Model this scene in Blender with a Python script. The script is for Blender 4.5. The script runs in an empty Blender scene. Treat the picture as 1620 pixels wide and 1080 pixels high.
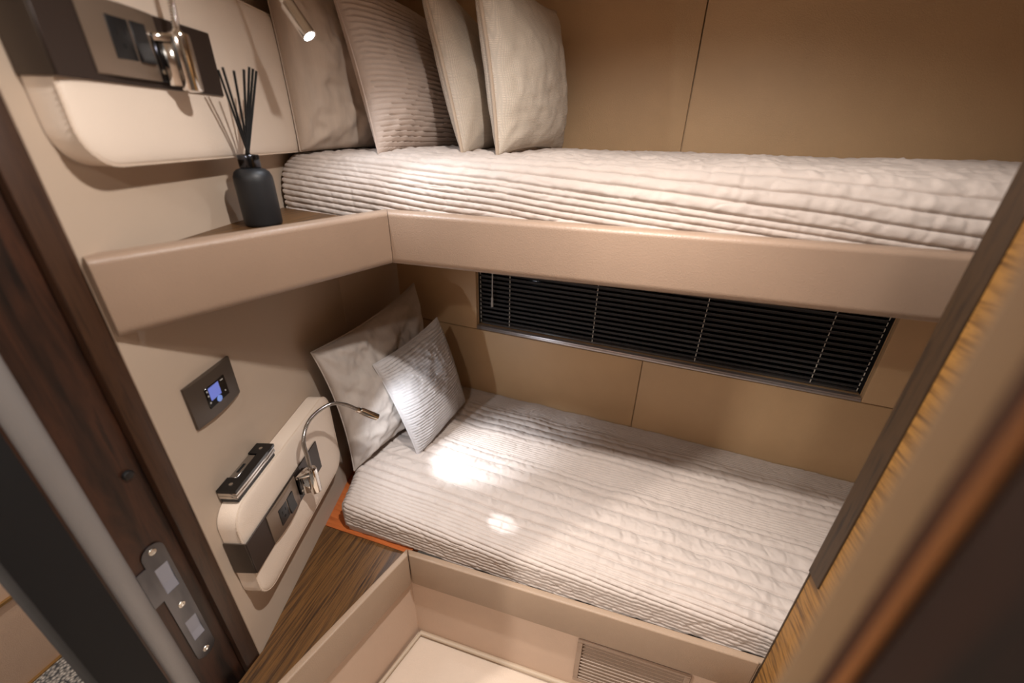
import bpy, bmesh, math
import numpy as np
from mathutils import Vector, Matrix

sc = bpy.context.scene
COL = sc.collection

# ------------------------------------------------------------------ camera
cd = bpy.data.cameras.new('camera')
cam = bpy.data.objects.new('camera', cd)
COL.objects.link(cam)
cd.sensor_width = 36.0
cd.lens = 656.39 / 1620.0 * 36.0
cd.clip_start = 0.01
R = ((0.9562, 0.1453, -0.2541), (0.2921, -0.4247, 0.8570), (0.0166, -0.8936, -0.4485))
m = Matrix(((R[0][0], -R[0][1], -R[0][2]), (R[1][0], -R[1][1], -R[1][2]), (R[2][0], -R[2][1], -R[2][2])))
cam.matrix_world = Matrix.Translation((0, 0, 1.45)) @ m.to_quaternion().to_matrix().to_4x4()
cd.dof.use_dof = True
cd.dof.focus_distance = 1.05
cd.dof.aperture_fstop = 1.7
sc.camera = cam

# ------------------------------------------------------------------ world, exposure
w = bpy.data.worlds.new('world')
sc.world = w
w.use_nodes = True
w.node_tree.nodes['Background'].inputs[0].default_value = (1.0, 0.82, 0.66, 1)
w.node_tree.nodes['Background'].inputs[1].default_value = 0.06
sc.view_settings.view_transform = 'Standard'
sc.view_settings.look = 'None'
sc.view_settings.gamma = 1.0
sc.view_settings.use_curve_mapping = False
sc.view_settings.exposure = 0.16

WARM = (1.0, 0.935, 0.88)
COOL = (0.86, 0.92, 1.0)
CABIN_W = 26.0
CABIN_BEAM_W = 54.0
HALL_W = 12.0
HALL_SIDE_FILL_W = 80.0
READ_UP_W = 3.5
READ_LOW_W = 11.0
SPILL_UP_W = 2.0
SPILL_LOW_W = 1.8


def add_light(name, kind, loc, watts, color, target=None, parent=None, **kw):
    ld = bpy.data.lights.new(name, kind)
    ld.energy = watts
    ld.color = color
    for k, v in kw.items():
        setattr(ld, k, v)
    o = bpy.data.objects.new(name, ld)
    COL.objects.link(o)
    o.location = loc
    if target is not None:
        d = Vector(target) - Vector(loc)
        o.rotation_euler = d.to_track_quat('-Z', 'Y').to_euler()
    if parent is not None:
        o.parent = parent
    return o


# ------------------------------------------------------------------ materials
def srgb(r, g, b):
    def f(c):
        c /= 255.0
        return c / 12.92 if c <= 0.04045 else ((c + 0.055) / 1.055) ** 2.4
    return (f(r), f(g), f(b), 1.0)


def new_mat(name, col, rough=0.6, metal=0.0, coat=0.0, sheen=0.0):
    mt = bpy.data.materials.new(name)
    mt.use_nodes = True
    b = mt.node_tree.nodes['Principled BSDF']
    b.inputs['Base Color'].default_value = col
    b.inputs['Roughness'].default_value = rough
    b.inputs['Metallic'].default_value = metal
    b.inputs['Coat Weight'].default_value = coat
    b.inputs['Sheen Weight'].default_value = sheen
    return mt


def nd(mt, kind, **kw):
    n = mt.node_tree.nodes.new(kind)
    for k, v in kw.items():
        if k in n.inputs.keys():
            n.inputs[k].default_value = v
        else:
            setattr(n, k, v)
    return n


def lk(mt, a, ao, b, bi):
    mt.node_tree.links.new(a.outputs[ao], b.inputs[bi])


def coords(mt, scale=(1, 1, 1), rot=(0, 0, 0)):
    tc = nd(mt, 'ShaderNodeTexCoord')
    mp = nd(mt, 'ShaderNodeMapping')
    mp.inputs['Scale'].default_value = scale
    mp.inputs['Rotation'].default_value = rot
    lk(mt, tc, 'Object', mp, 'Vector')
    return mp


def add_bump(mt, tex, out, dist, strength=0.5):
    b = mt.node_tree.nodes['Principled BSDF']
    bp = nd(mt, 'ShaderNodeBump')
    bp.inputs['Distance'].default_value = dist
    bp.inputs['Strength'].default_value = strength
    lk(mt, tex, out, bp, 'Height')
    prev = b.inputs['Normal'].links
    if prev:
        mt.node_tree.links.new(prev[0].from_socket, bp.inputs['Normal'])
    lk(mt, bp, 'Normal', b, 'Normal')


def mottle(mt, c1, c2, scale, detail=4, mapscale=(1, 1, 1), lo=0.35, hi=0.65, rot=(0, 0, 0)):
    mp = coords(mt, mapscale, rot)
    n = nd(mt, 'ShaderNodeTexNoise', Scale=scale, Detail=detail)
    lk(mt, mp, 'Vector', n, 'Vector')
    cr = nd(mt, 'ShaderNodeValToRGB')
    cr.color_ramp.elements[0].position = lo
    cr.color_ramp.elements[0].color = c1
    cr.color_ramp.elements[1].position = hi
    cr.color_ramp.elements[1].color = c2
    lk(mt, n, 'Fac', cr, 'Fac')
    lk(mt, cr, 'Color', mt.node_tree.nodes['Principled BSDF'], 'Base Color')
    return n, cr


def leather(name, c, rough=0.5, var=0.93, grain=420.0):
    mt = new_mat(name, c, rough)
    mottle(mt, tuple(x * var for x in c[:3]) + (1,), c, 6.0, 3)
    mp = coords(mt)
    v = nd(mt, 'ShaderNodeTexVoronoi', Scale=grain)
    lk(mt, mp, 'Vector', v, 'Vector')
    add_bump(mt, v, 'Distance', 0.0006, 0.5)
    return mt


def fabric(name, c, var=0.88, freq=900.0, aniso=(1, 1, 0.15), rough=0.9, strength=0.5, vscale=60.0):
    mt = new_mat(name, c, rough, sheen=0.15)
    mottle(mt, tuple(x * var for x in c[:3]) + (1,), c, vscale, 4, aniso, 0.3, 0.7)
    mp = coords(mt)
    n1 = nd(mt, 'ShaderNodeTexNoise', Scale=freq, Detail=2)
    lk(mt, mp, 'Vector', n1, 'Vector')
    add_bump(mt, n1, 'Fac', 0.0012, strength)
    return mt


def weave(name, c, var=0.85, freq=260.0, rough=0.9, strength=0.7):
    mt = new_mat(name, c, rough, sheen=0.1)
    mp = coords(mt)
    w1 = nd(mt, 'ShaderNodeTexWave', Scale=freq, Distortion=1.5, bands_direction='Z')
    w2 = nd(mt, 'ShaderNodeTexWave', Scale=freq * 1.1, Distortion=1.5, bands_direction='Y')
    w2.inputs['Detail Scale'].default_value = 3.0
    lk(mt, mp, 'Vector', w1, 'Vector')
    lk(mt, mp, 'Vector', w2, 'Vector')
    mx = nd(mt, 'ShaderNodeMath', operation='MULTIPLY')
    lk(mt, w1, 'Fac', mx, 0)
    lk(mt, w2, 'Fac', mx, 1)
    cr = nd(mt, 'ShaderNodeValToRGB')
    cr.color_ramp.elements[0].color = tuple(x * var for x in c[:3]) + (1,)
    cr.color_ramp.elements[1].color = c
    cr.color_ramp.elements[1].position = 0.6
    lk(mt, mx, 'Value', cr, 'Fac')
    lk(mt, cr, 'Color', mt.node_tree.nodes['Principled BSDF'], 'Base Color')
    add_bump(mt, mx, 'Value', 0.0012, strength)
    return mt


def wood(name, cols, scale, mapscale, rot=(0, 0, 0), rough=0.35, coat=0.0, detail=6, bump=0.0003, tight=None):
    mt = new_mat(name, cols[0], rough, coat=coat)
    mp = coords(mt, mapscale, rot)
    n = nd(mt, 'ShaderNodeTexNoise', Scale=scale, Detail=detail, Roughness=0.62, Distortion=0.6)
    lk(mt, mp, 'Vector', n, 'Vector')
    cr = nd(mt, 'ShaderNodeValToRGB')
    el = cr.color_ramp.elements
    k = len(cols)
    el[0].position, el[0].color = 0.30, cols[0]
    el[1].position, el[1].color = 0.72, cols[-1]
    for i in range(1, k - 1):
        e = el.new(0.30 + 0.42 * i / (k - 1))
        e.color = cols[i]
    lk(mt, n, 'Fac', cr, 'Fac')
    lk(mt, cr, 'Color', mt.node_tree.nodes['Principled BSDF'], 'Base Color')
    if bump:
        add_bump(mt, n, 'Fac', bump, 0.6)
    if tight:
        el[0].position, el[-1].position = tight
    return mt


def emit(name, c, strength):
    mt = new_mat(name, c, 0.4)
    b = mt.node_tree.nodes['Principled BSDF']
    b.inputs['Emission Color'].default_value = c
    b.inputs['Emission Strength'].default_value = strength
    return mt


M = {}
M['wall_vinyl'] = weave('wall_vinyl', srgb(196, 176, 156), 0.93, 200.0, 0.7, 0.35)
M['hull_leather'] = leather('hull_leather', srgb(196, 163, 124), 0.5)
M['rail_leather'] = leather('rail_leather', srgb(160, 136, 117), 0.42)
M['rail_taupe'] = leather('rail_taupe', srgb(170, 146, 124), 0.5)
M['base_vinyl'] = leather('base_vinyl', srgb(205, 180, 160), 0.55, 0.95, 160.0)
M['cream_leather'] = leather('cream_leather', srgb(232, 216, 200), 0.42, 0.97, 600.0)
M['thread'] = new_mat('thread', srgb(226, 208, 190), 0.8)
M['bronze_dark'] = new_mat('bronze_dark', srgb(54, 43, 38), 0.42, 0.2)
M['bronze'] = new_mat('bronze', srgb(128, 112, 98), 0.36, 0.45)
M['bronze_brown'] = new_mat('bronze_brown', srgb(76, 65, 56), 0.42, 0.25)
M['black_plastic'] = new_mat('black_plastic', srgb(24, 24, 26), 0.4)
M['black_hole'] = new_mat('black_hole', srgb(6, 6, 6), 0.8)
M['black_gloss'] = new_mat('black_gloss', srgb(12, 12, 14), 0.15)
M['chrome'] = new_mat('chrome', srgb(225, 222, 218), 0.08, 1.0)
M['steel'] = new_mat('steel', srgb(90, 92, 98), 0.2, 1.0)
mottle(M['steel'], srgb(78, 80, 86), srgb(102, 104, 110), 30, 3, (1, 1, 0.2))
M['satin'] = new_mat('satin', srgb(172, 170, 168), 0.22, 1.0)
M['pocket'] = new_mat('pocket', srgb(150, 154, 168), 0.35, 0.2)
M['screw'] = new_mat('screw', srgb(200, 198, 192), 0.25, 1.0)
M['lens_on'] = emit('lens_on', (0.95, 0.97, 1.0, 1), 25.0)
M['screen_blue'] = emit('screen_blue', srgb(98, 112, 190), 0.55)
M['knob_blue'] = emit('knob_blue', srgb(110, 140, 210), 0.4)
M['button'] = new_mat('button', srgb(190, 190, 186), 0.4)
M['linen'] = fabric('linen', srgb(204, 186, 170), 0.86, 800, (1, 1, 0.1))
M['ribbed'] = fabric('ribbed', srgb(196, 177, 164), 0.9, 1000, (1, 0.2, 1))
M['tweed'] = weave('tweed', srgb(204, 188, 170), 0.72, 120.0)
M['tweed_light'] = weave('tweed_light', srgb(214, 200, 183), 0.74, 105.0)
M['piping'] = fabric('piping_cloth', srgb(182, 162, 142), 0.9)
M['linen_grey'] = fabric('linen_grey', srgb(192, 182, 174), 0.88, 800, (1, 1, 0.2))
M['ribbed_grey'] = fabric('ribbed_grey', srgb(200, 196, 196), 0.92, 1000)
M['quilt'] = fabric('quilt_cotton', srgb(198, 185, 176), 0.94, 700, (1, 1, 1), 0.85, 0.4, 30.0)
M['mattress'] = fabric('mattress_cloth', srgb(190, 175, 160), 0.95)
M['rosewood'] = wood('rosewood', [srgb(18, 10, 8), srgb(42, 25, 18), srgb(66, 39, 26), srgb(28, 16, 12)], 4.5, (8, 8, 0.8), rough=0.42, coat=0.0, tight=(0.36, 0.66))
M['door_wood_shaded'] = wood('door_wood_shaded', [srgb(9, 6, 5), srgb(24, 14, 10), srgb(40, 22, 14), srgb(14, 9, 7)], 4.5, (8, 8, 0.8), rough=0.5)  # darker copy of the rosewood: the open door's shade is put into its colour
M['rosewood_edge'] = wood('rosewood_edge', [srgb(36, 22, 15), srgb(66, 43, 29), srgb(48, 30, 21)], 14.0, (8, 8, 0.5), rough=0.4)
M['walnut'] = wood('walnut', [srgb(46, 31, 19), srgb(78, 54, 32), srgb(112, 78, 42), srgb(70, 49, 30)], 12.0, (16, 0.5, 4), (0, 0, -math.radians(15.2)), rough=0.4)
M['walnut_trim'] = wood('walnut_trim', [srgb(32, 22, 13), srgb(64, 45, 26), srgb(48, 34, 20)], 12.0, (8, 8, 0.6), rough=0.6)
M['veneer_gold'] = wood('veneer_gold', [srgb(70, 46, 20), srgb(116, 80, 36), srgb(156, 112, 54), srgb(98, 66, 30)], 10.0, (1.0, 1.0, 9), rough=0.55)
M['plywood'] = wood('plywood', [srgb(150, 76, 34), srgb(186, 100, 48), srgb(198, 112, 58)], 6.0, (1, 8, 4), rough=0.5)
M['gasket'] = leather('gasket_vinyl', srgb(142, 138, 136), 0.25, 0.95, 700.0)
M['black_trim'] = new_mat('black_trim', srgb(16, 16, 18), 0.8)
M['slat'] = new_mat('slat', srgb(78, 76, 76), 0.28)
M['cord'] = new_mat('cord', srgb(200, 196, 186), 0.8)
M['glass_night'] = new_mat('glass_night', srgb(6, 8, 8), 0.06)
M['alu'] = new_mat('alu', srgb(196, 190, 190), 0.3, 0.7)
M['clear'] = new_mat('clear', srgb(190, 190, 188), 0.2)
M['floor_vinyl'] = leather('floor_vinyl', srgb(226, 208, 190), 0.6, 0.96, 260.0)
M['bead'] = new_mat('bead', srgb(196, 178, 156), 0.5)
M['hall_panel'] = leather('hall_panel', srgb(190, 164, 144), 0.5)
M['hall_white'] = new_mat('hall_white', srgb(205, 200, 196), 0.6)
M['gold_bead'] = new_mat('gold_bead', srgb(150, 116, 70), 0.35, 0.6)
M['ceiling'] = leather('ceiling_cloth', srgb(205, 190, 170), 0.7)
M['bottle'] = new_mat('bottle', srgb(24, 25, 28), 0.5)
M['gunmetal'] = new_mat('gunmetal', srgb(70, 72, 78), 0.18, 1.0)
M['reed'] = new_mat('reed', srgb(16, 16, 17), 0.8)
M['beige_post'] = new_mat('beige_post', srgb(124, 100, 74), 0.6)
M['orange_edge'] = wood('orange_edge', [srgb(96, 60, 34), srgb(140, 92, 54)], 10.0, (6, 6, 0.6))
# loop pile carpet in the hall
mt = new_mat('carpet', srgb(120, 116, 112), 0.95)
mp_ = coords(mt)
v_ = nd(mt, 'ShaderNodeTexVoronoi', Scale=110.0)
lk(mt, mp_, 'Vector', v_, 'Vector')
cr_ = nd(mt, 'ShaderNodeValToRGB')
cr_.color_ramp.elements[0].color = srgb(186, 180, 172)
cr_.color_ramp.elements[1].color = srgb(58, 58, 60)
cr_.color_ramp.elements[1].position = 0.75
lk(mt, v_, 'Distance', cr_, 'Fac')
lk(mt, cr_, 'Color', mt.node_tree.nodes['Principled BSDF'], 'Base Color')
add_bump(mt, v_, 'Distance', -0.006, 1.0)
M['carpet'] = mt


# ------------------------------------------------------------------ helpers
def mk(name, verts, faces, mat, parent=None, smooth=False, auto=None):
    me = bpy.data.meshes.new(name)
    me.from_pydata([tuple(map(float, v)) for v in verts], [], faces)
    bm = bmesh.new()
    bm.from_mesh(me)
    bmesh.ops.recalc_face_normals(bm, faces=bm.faces)
    bm.to_mesh(me)
    bm.free()
    o = bpy.data.objects.new(name, me)
    COL.objects.link(o)
    if mat:
        me.materials.append(M[mat])
    if smooth:
        me.shade_smooth()
    if auto is not None:
        me.shade_smooth()
        me.set_sharp_from_angle(angle=math.radians(auto))
    if parent:
        o.parent = parent
    return o


def bevel(o, w_, seg=2, auto=40):
    me = o.data
    bm = bmesh.new()
    bm.from_mesh(me)
    bmesh.ops.bevel(bm, geom=list(bm.edges), offset=w_, segments=seg, profile=0.5, affect='EDGES')
    bm.to_mesh(me)
    bm.free()
    me.shade_smooth()
    me.set_sharp_from_angle(angle=math.radians(auto))
    return o


BOXF = [(0, 3, 2, 1), (4, 5, 6, 7), (0, 1, 5, 4), (1, 2, 6, 5), (2, 3, 7, 6), (3, 0, 4, 7)]


def box(name, x0, x1, y0, y1, z0, z1, mat, parent=None, bev=0.0, seg=2):
    v = [(x0, y0, z0), (x1, y0, z0), (x1, y1, z0), (x0, y1, z0), (x0, y0, z1), (x1, y0, z1), (x1, y1, z1), (x0, y1, z1)]
    o = mk(name, v, BOXF, mat, parent)
    if bev:
        bevel(o, bev, seg)
    return o


def prism(name, plan, z0, z1, mat, parent=None, bev=0.0, seg=2):
    """vertical prism over a plan polygon"""
    n = len(plan)
    v = [(p[0], p[1], z0) for p in plan] + [(p[0], p[1], z1) for p in plan]
    f = [tuple(range(n))[::-1], tuple(range(n, 2 * n))]
    f += [(i, (i + 1) % n, n + (i + 1) % n, n + i) for i in range(n)]
    o = mk(name, v, f, mat, parent)
    if bev:
        bevel(o, bev, seg)
    return o


def extrude_dir(name, poly, d, mat, parent=None, bev=0.0, seg=2):
    """prism of a 3D polygon pushed along vector d"""
    n = len(poly)
    d = np.array(d, float)
    v = [np.array(p, float) for p in poly] + [np.array(p, float) + d for p in poly]
    f = [tuple(range(n))[::-1], tuple(range(n, 2 * n))]
    f += [(i, (i + 1) % n, n + (i + 1) % n, n + i) for i in range(n)]
    o = mk(name, v, f, mat, parent)
    if bev:
        bevel(o, bev, seg)
    return o


def tube(name, pts, rad, mat, parent=None, n=10, closed=False):
    pts = [np.array(p, float) for p in pts]
    K = len(pts)
    rads = rad if hasattr(rad, '__len__') else [rad] * K
    v, f = [], []
    up = None
    for i in range(K):
        if closed:
            t = pts[(i + 1) % K] - pts[i - 1]
        else:
            t = pts[min(i + 1, K - 1)] - pts[max(i - 1, 0)]
        t = t / (np.linalg.norm(t) + 1e-12)
        if up is None:
            a = np.array([0, 0, 1.0]) if abs(t[2]) < 0.9 else np.array([1.0, 0, 0])
            up = a - t * (a @ t)
        else:
            up = up - t * (up @ t)
        up /= np.linalg.norm(up)
        sd = np.cross(t, up)
        for k in range(n):
            a = 2 * math.pi * k / n
            v.append(pts[i] + rads[i] * (math.cos(a) * up + math.sin(a) * sd))
    L = K if closed else K - 1
    for i in range(L):
        for k in range(n):
            j = (i + 1) % K
            f.append((i * n + k, i * n + (k + 1) % n, j * n + (k + 1) % n, j * n + k))
    if not closed:
        f.append(tuple(range(n))[::-1])
        f.append(tuple((K - 1) * n + k for k in range(n)))
    return mk(name, v, f, mat, parent, auto=50)


def lathe(name, prof, base, mat, parent=None, n=32, axis=None):
    """prof = [(r, h)], about an axis through base"""
    ax = np.array(axis if axis is not None else (0, 0, 1.0), float)
    ax /= np.linalg.norm(ax)
    a0 = np.array([1.0, 0, 0]) if abs(ax[0]) < 0.8 else np.array([0, 1.0, 0])
    e1 = a0 - ax * (a0 @ ax)
    e1 /= np.linalg.norm(e1)
    e2 = np.cross(ax, e1)
    b = np.array(base, float)
    v, f = [], []
    for r, h in prof:
        for k in range(n):
            a = 2 * math.pi * k / n
            v.append(b + ax * h + r * (math.cos(a) * e1 + math.sin(a) * e2))
    for i in range(len(prof) - 1):
        for k in range(n):
            f.append((i * n + k, i * n + (k + 1) % n, (i + 1) * n + (k + 1) % n, (i + 1) * n + k))
    f.append(tuple(range(n))[::-1])
    f.append(tuple((len(prof) - 1) * n + k for k in range(n)))
    return mk(name, v, f, mat, parent, auto=45)


def spline(P, n):
    """Catmull-Rom through points"""
    P = [np.array(p, float) for p in P]
    Q = [2 * P[0] - P[1]] + P + [2 * P[-1] - P[-2]]
    out = []
    for i in range(1, len(Q) - 2):
        for k in range(n):
            t = k / n
            a, b, c, d = Q[i - 1], Q[i], Q[i + 1], Q[i + 2]
            out.append(0.5 * (2 * b + (c - a) * t + (2 * a - 5 * b + 4 * c - d) * t * t + (3 * b - a - 3 * c + d) * t ** 3))
    out.append(P[-1])
    return out


def empty(name, loc=(0, 0, 0)):
    o = bpy.data.objects.new(name, None)
    o.empty_display_size = 0.05
    COL.objects.link(o)
    o.location = loc
    return o


def adopt(root):
    """children were modelled in world space: keep them there under a root placed at the thing's base"""
    inv = Matrix.Translation(root.location).inverted()
    for c in root.children:
        c.matrix_parent_inverse = inv


def tag(o, label, cat, group=None):
    o['label'] = label
    o['category'] = cat
    if group:
        o['group'] = group
    return o


def struct(o, label=None, cat=None):
    o['kind'] = 'structure'
    if label:
        o['label'] = label
    if cat:
        o['category'] = cat
    return o


# wall at the head of the bunks: t along the wall (away from the door), off into the cabin
A = np.array([-0.273, 0.962])
NA = np.array([0.962, 0.273])
WA0 = np.array([-0.535, -0.152])


def WA(t, off, z):
    p = WA0 + A * t + NA * off
    return np.array([p[0], p[1], z])


# hull side: s along the hull (to the foot), d into the cabin
HX = np.array([0.996, -0.089])
NH = np.array([0.089, 0.996])
HD = 1.30


def HU(s, d, z):
    p = NH * (HD - d) + HX * s
    return np.array([p[0], p[1], z])


def wa_box(name, t0, t1, o0, o1, z0, z1, mat, parent=None, bev=0.0, seg=2):
    v = [WA(t0, o0, z0), WA(t1, o0, z0), WA(t1, o1, z0), WA(t0, o1, z0), WA(t0, o0, z1), WA(t1, o0, z1), WA(t1, o1, z1), WA(t0, o1, z1)]
    o = mk(name, v, BOXF, mat, parent)
    if bev:
        bevel(o, bev, seg)
    return o


def hu_box(name, s0, s1, d0, d1, z0, z1, mat, parent=None, bev=0.0, seg=2):
    v = [HU(s0, d0, z0), HU(s1, d0, z0), HU(s1, d1, z0), HU(s0, d1, z0), HU(s0, d0, z1), HU(s1, d0, z1), HU(s1, d1, z1), HU(s0, d1, z1)]
    o = mk(name, v, BOXF, mat, parent)
    if bev:
        bevel(o, bev, seg)
    return o


def vnoise(x, y, seed):
    rng = np.random.RandomState(seed)
    tab = rng.rand(256, 256)
    xi = np.floor(x).astype(int)
    yi = np.floor(y).astype(int)
    fx = x - xi
    fy = y - yi
    fx = fx * fx * (3 - 2 * fx)
    fy = fy * fy * (3 - 2 * fy)
    a = tab[xi % 256, yi % 256]
    b = tab[(xi + 1) % 256, yi % 256]
    c = tab[xi % 256, (yi + 1) % 256]
    d = tab[(xi + 1) % 256, (yi + 1) % 256]
    return (a * (1 - fx) + b * fx) * (1 - fy) + (c * (1 - fx) + d * fx) * fy - 0.5


def grid_faces(nu, nv):
    i = np.arange(nu - 1)[:, None]
    j = np.arange(nv - 1)[None, :]
    a = (i * nv + j).ravel()
    return np.stack([a, a + nv, a + nv + 1, a + 1], 1)


def grid_mesh(name, P, mat, parent=None):
    nu, nv, _ = P.shape
    me = bpy.data.meshes.new(name)
    me.from_pydata(P.reshape(-1, 3).tolist(), [], grid_faces(nu, nv).tolist())
    me.shade_smooth()
    me.materials.append(M[mat])
    o = bpy.data.objects.new(name, me)
    COL.objects.link(o)
    if parent:
        o.parent = parent
    return o


CEIL = 1.95
# ================================================================== SETTING
# floor of the cabin well and hall
fl = struct(box('floor', -0.62, 0.55, -0.05, 0.70, -0.03, 0.0, 'floor_vinyl'))
b1 = tube('trim_1', [(-0.60, 0.25, 0.012), (-0.482, 0.660, 0.012), (0.40, 0.660, 0.012)], 0.008, 'bead', None, 8)
struct(b1)
struct(box('floor_hall', -1.6, 0.9, -1.1, 0.60, -0.05, -0.031, 'carpet'))
hc = struct(box('floor_carpet', -1.498, -0.74, -1.0, 0.60, -0.03, 0.004, 'carpet'))
struct(prism('ceiling', [(-1.6, -1.2), (1.25, -1.2), (1.25, 1.5), (-1.6, 1.5)], CEIL, CEIL + 0.03, 'ceiling'))

# hall side wall seen past the door jamb: panels with brass-coloured beads
hw = struct(box('wall_hall', -1.56, -1.512, -1.1, 0.60, 0.0, CEIL, 'hall_white'))
box('panel', -1.512, -1.50, -1.1, 0.60, 0.005, 0.288, 'hall_panel', hw)
box('panel', -1.512, -1.503, -1.1, 0.60, 0.296, 0.355, 'hall_panel', hw)
box('panel', -1.512, -1.503, -1.1, 0.60, 0.358, 1.6, 'hall_white', hw)
box('bead', -1.512, -1.494, -1.1, 0.60, 0.288, 0.296, 'gold_bead', hw)
box('bead', -1.505, -1.490, -1.1, 0.60, 0.0, 0.008, 'gold_bead', hw)
struct(box('wall_hall_end', -1.6, -0.785, 0.60, 0.63, 0.0, CEIL, 'hall_white'))
struct(box('wall_back', -1.6, 0.9, -1.13, -1.10, 0.0, CEIL, 'hall_panel'))

# head wall
wh = struct(prism('wall_head', [WA(0.505, 0, 0)[:2], WA(1.229, 0, 0)[:2], WA(1.229, -0.03, 0)[:2], WA(0.505, -0.03, 0)[:2]], 0.0, CEIL, 'wall_vinyl'))
struct(prism('wall_corner', [(-0.869, 1.028), (-0.884, 1.40), (-0.93, 1.40), (-0.90, 1.02)], 0.0, CEIL, 'wall_vinyl'))

# hull wall: backing with a window opening, covered by leather panels
S0, S1 = -1.02, 1.16
ws0, ws1, wz0, wz1 = -0.660, 0.567, 0.789, 1.085


def hull_backing():
    rects = [(S0, S1, 0.0, wz0), (S0, S1, wz1, CEIL), (S0, ws0, wz0, wz1), (ws1, S1, wz0, wz1)]
    v, f = [], []
    for (a, b, c, d) in rects:
        k = len(v)
        for dd in (-0.05, -0.016):
            v += [HU(a, dd, c), HU(b, dd, c), HU(b, dd, d), HU(a, dd, d)]
        f += [tuple(k + q for q in ff) for ff in BOXF]
    return mk('wall_hull', v, f, 'hull_leather')


hb = struct(hull_backing())
g = 0.0012
SEAM = -0.040
for (a, b, c, d, dd) in [(S0, SEAM, 0.36, 0.772, 0.0), (SEAM, S1, 0.36, 0.772, 0.0),
                         (S0, ws0, 0.774, 1.16, 0.003), (ws1, S1, 0.774, 1.16, 0.003),
                         (S0, SEAM, 1.162, CEIL, 0.0), (SEAM, S1, 1.162, CEIL, 0.0),
                         (ws0, ws1, 1.085, 1.16, 0.0)]:
    hu_box('panel', a + g, b - g, -0.0155, dd, c + g, d - g, 'hull_leather', hb, 0.002, 2)

# window: frame, dark pane, aluminium sill
win = struct(empty('window_1', HU(0, 0, wz0)))
hu_box('pane', ws0 - 0.01, ws1 + 0.01, -0.062, -0.056, wz0 - 0.01, wz1, 'glass_night', win)
hu_box('frame_side', ws0 - 0.012, ws0 + 0.001, -0.056, -0.017, wz0, wz1, 'black_trim', win)
hu_box('frame_side', ws1 - 0.001, ws1 + 0.012, -0.056, -0.017, wz0, wz1, 'black_trim', win)
hu_box('sill', ws0, ws1, -0.045, 0.002, 0.7745, 0.7885, 'alu', win, 0.002)
hu_box('sill_lip', ws0, ws1, 0.0025, 0.005, 0.7765, 0.7835, 'alu', win, 0.001)
adopt(win)

# blind: slats, ladder cords, bottom rail, wand
bl = tag(empty('window_blind', HU(0, -0.03, wz0)), 'dark venetian blind with pale ladder cords covering the long window', 'blind')
SL = 0.0172
nsl = 16
slat_me = None
for i in range(nsl):
    zc = 0.806 + i * SL
    if slat_me is None:
        v, f = [], []
        prof = []
        for k in range(7):
            a = (k / 6.0 - 0.5)
            prof.append((a * 0.0165, 0.0022 * (1 - (2 * a) ** 2)))
        ang = math.radians(52)
        pr = [(-0.030 + y * math.cos(ang) - z * math.sin(ang), y * math.sin(ang) + z * math.cos(ang)) for (y, z) in prof]
        pr += [(a - 0.0004, b - 0.0004) for (a, b) in pr[::-1]]
        for sx in (ws0 + 0.006, ws1 - 0.006):
            for (dd, zz) in pr:
                v.append(HU(sx, dd, zz))
        n = len(pr)
        f = [tuple(range(n)), tuple(range(n, 2 * n))] + [(q, (q + 1) % n, n + (q + 1) % n, n + q) for q in range(n)]
        o = mk('slat', v, f, 'slat', bl, smooth=False, auto=30)
        slat_me = o.data
    else:
        o = bpy.data.objects.new('slat', slat_me)
        COL.objects.link(o)
        o.parent = bl
    o.location = (0, 0, zc)
hu_box('bottom_rail', ws0 + 0.006, ws1 - 0.006, -0.040, -0.022, 0.790, 0.797, 'slat', bl, 0.002)
for sx in (ws0 + 0.008, -0.535, -0.220, 0.117, 0.440, ws1 - 0.010):
    v, f = [], []
    for i in range(nsl):
        zc = 0.7975 + i * SL
        for dd in (-0.0195,):
            k = len(v)
            wd = 0.0011
            for (q0, q1) in ((dd - 0.0008, dd + 0.0008),):
                v += [HU(sx - wd, q0, zc), HU(sx + wd, q0, zc), HU(sx + wd, q1, zc), HU(sx - wd, q1, zc),
                      HU(sx - wd, q0, zc + 0.0105), HU(sx + wd, q0, zc + 0.0105), HU(sx + wd, q1, zc + 0.0105), HU(sx - wd, q1, zc + 0.0105)]
                f += [tuple(k + q for q in ff) for ff in BOXF]
    mk('ladder_cord', v, f, 'cord', bl)
wd_ = tube('wand', [HU(-0.598, -0.008, 1.08), HU(-0.600, -0.008, 0.905)], 0.0022, 'clear', bl, 8)
tp = tube('wand_tip', [HU(-0.600, -0.008, 0.908), HU(-0.6005, -0.008, 0.872)], [0.0038, 0.0046], 'clear', wd_, 10)
adopt(bl)
tp.matrix_parent_inverse = Matrix.Identity(4)

# foot wall and wardrobe side at the right
struct(box('wall_foot', 1.12, 1.15, 0.2, 1.4, 0.0, CEIL, 'hull_leather'))
wr = struct(prism('wall_right', [(0.400, 0.645), (0.430, 0.300), (0.445, 0.300), (0.415, 0.645)], 0.0, CEIL, 'veneer_gold'))
prism('edge_trim', [(0.3965, 0.648), (0.3997, 0.611), (0.404, 0.611), (0.401, 0.648)], 0.726, CEIL, 'walnut_trim', wr, 0.001, 1)
prism('edge_band', [(0.3985, 0.646), (0.3990, 0.643), (0.416, 0.643), (0.416, 0.646)], 0.0, 0.726, 'walnut_trim', wr)

# ------------------------------------------------------------------ door frame
dr = struct(empty('door_1', (-0.69, 0.25, 0)))
prism('jamb', [(-0.690, 0.196), (-0.690, 0.305), (-0.74, 0.305), (-0.74, 0.196)], 0.0, CEIL, 'rosewood', dr)
prism('stop', [(-0.675, 0.303), (-0.675, 0.341), (-0.74, 0.341), (-0.74, 0.303)], 0.0, CEIL, 'rosewood_edge', dr, 0.002, 2)
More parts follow.
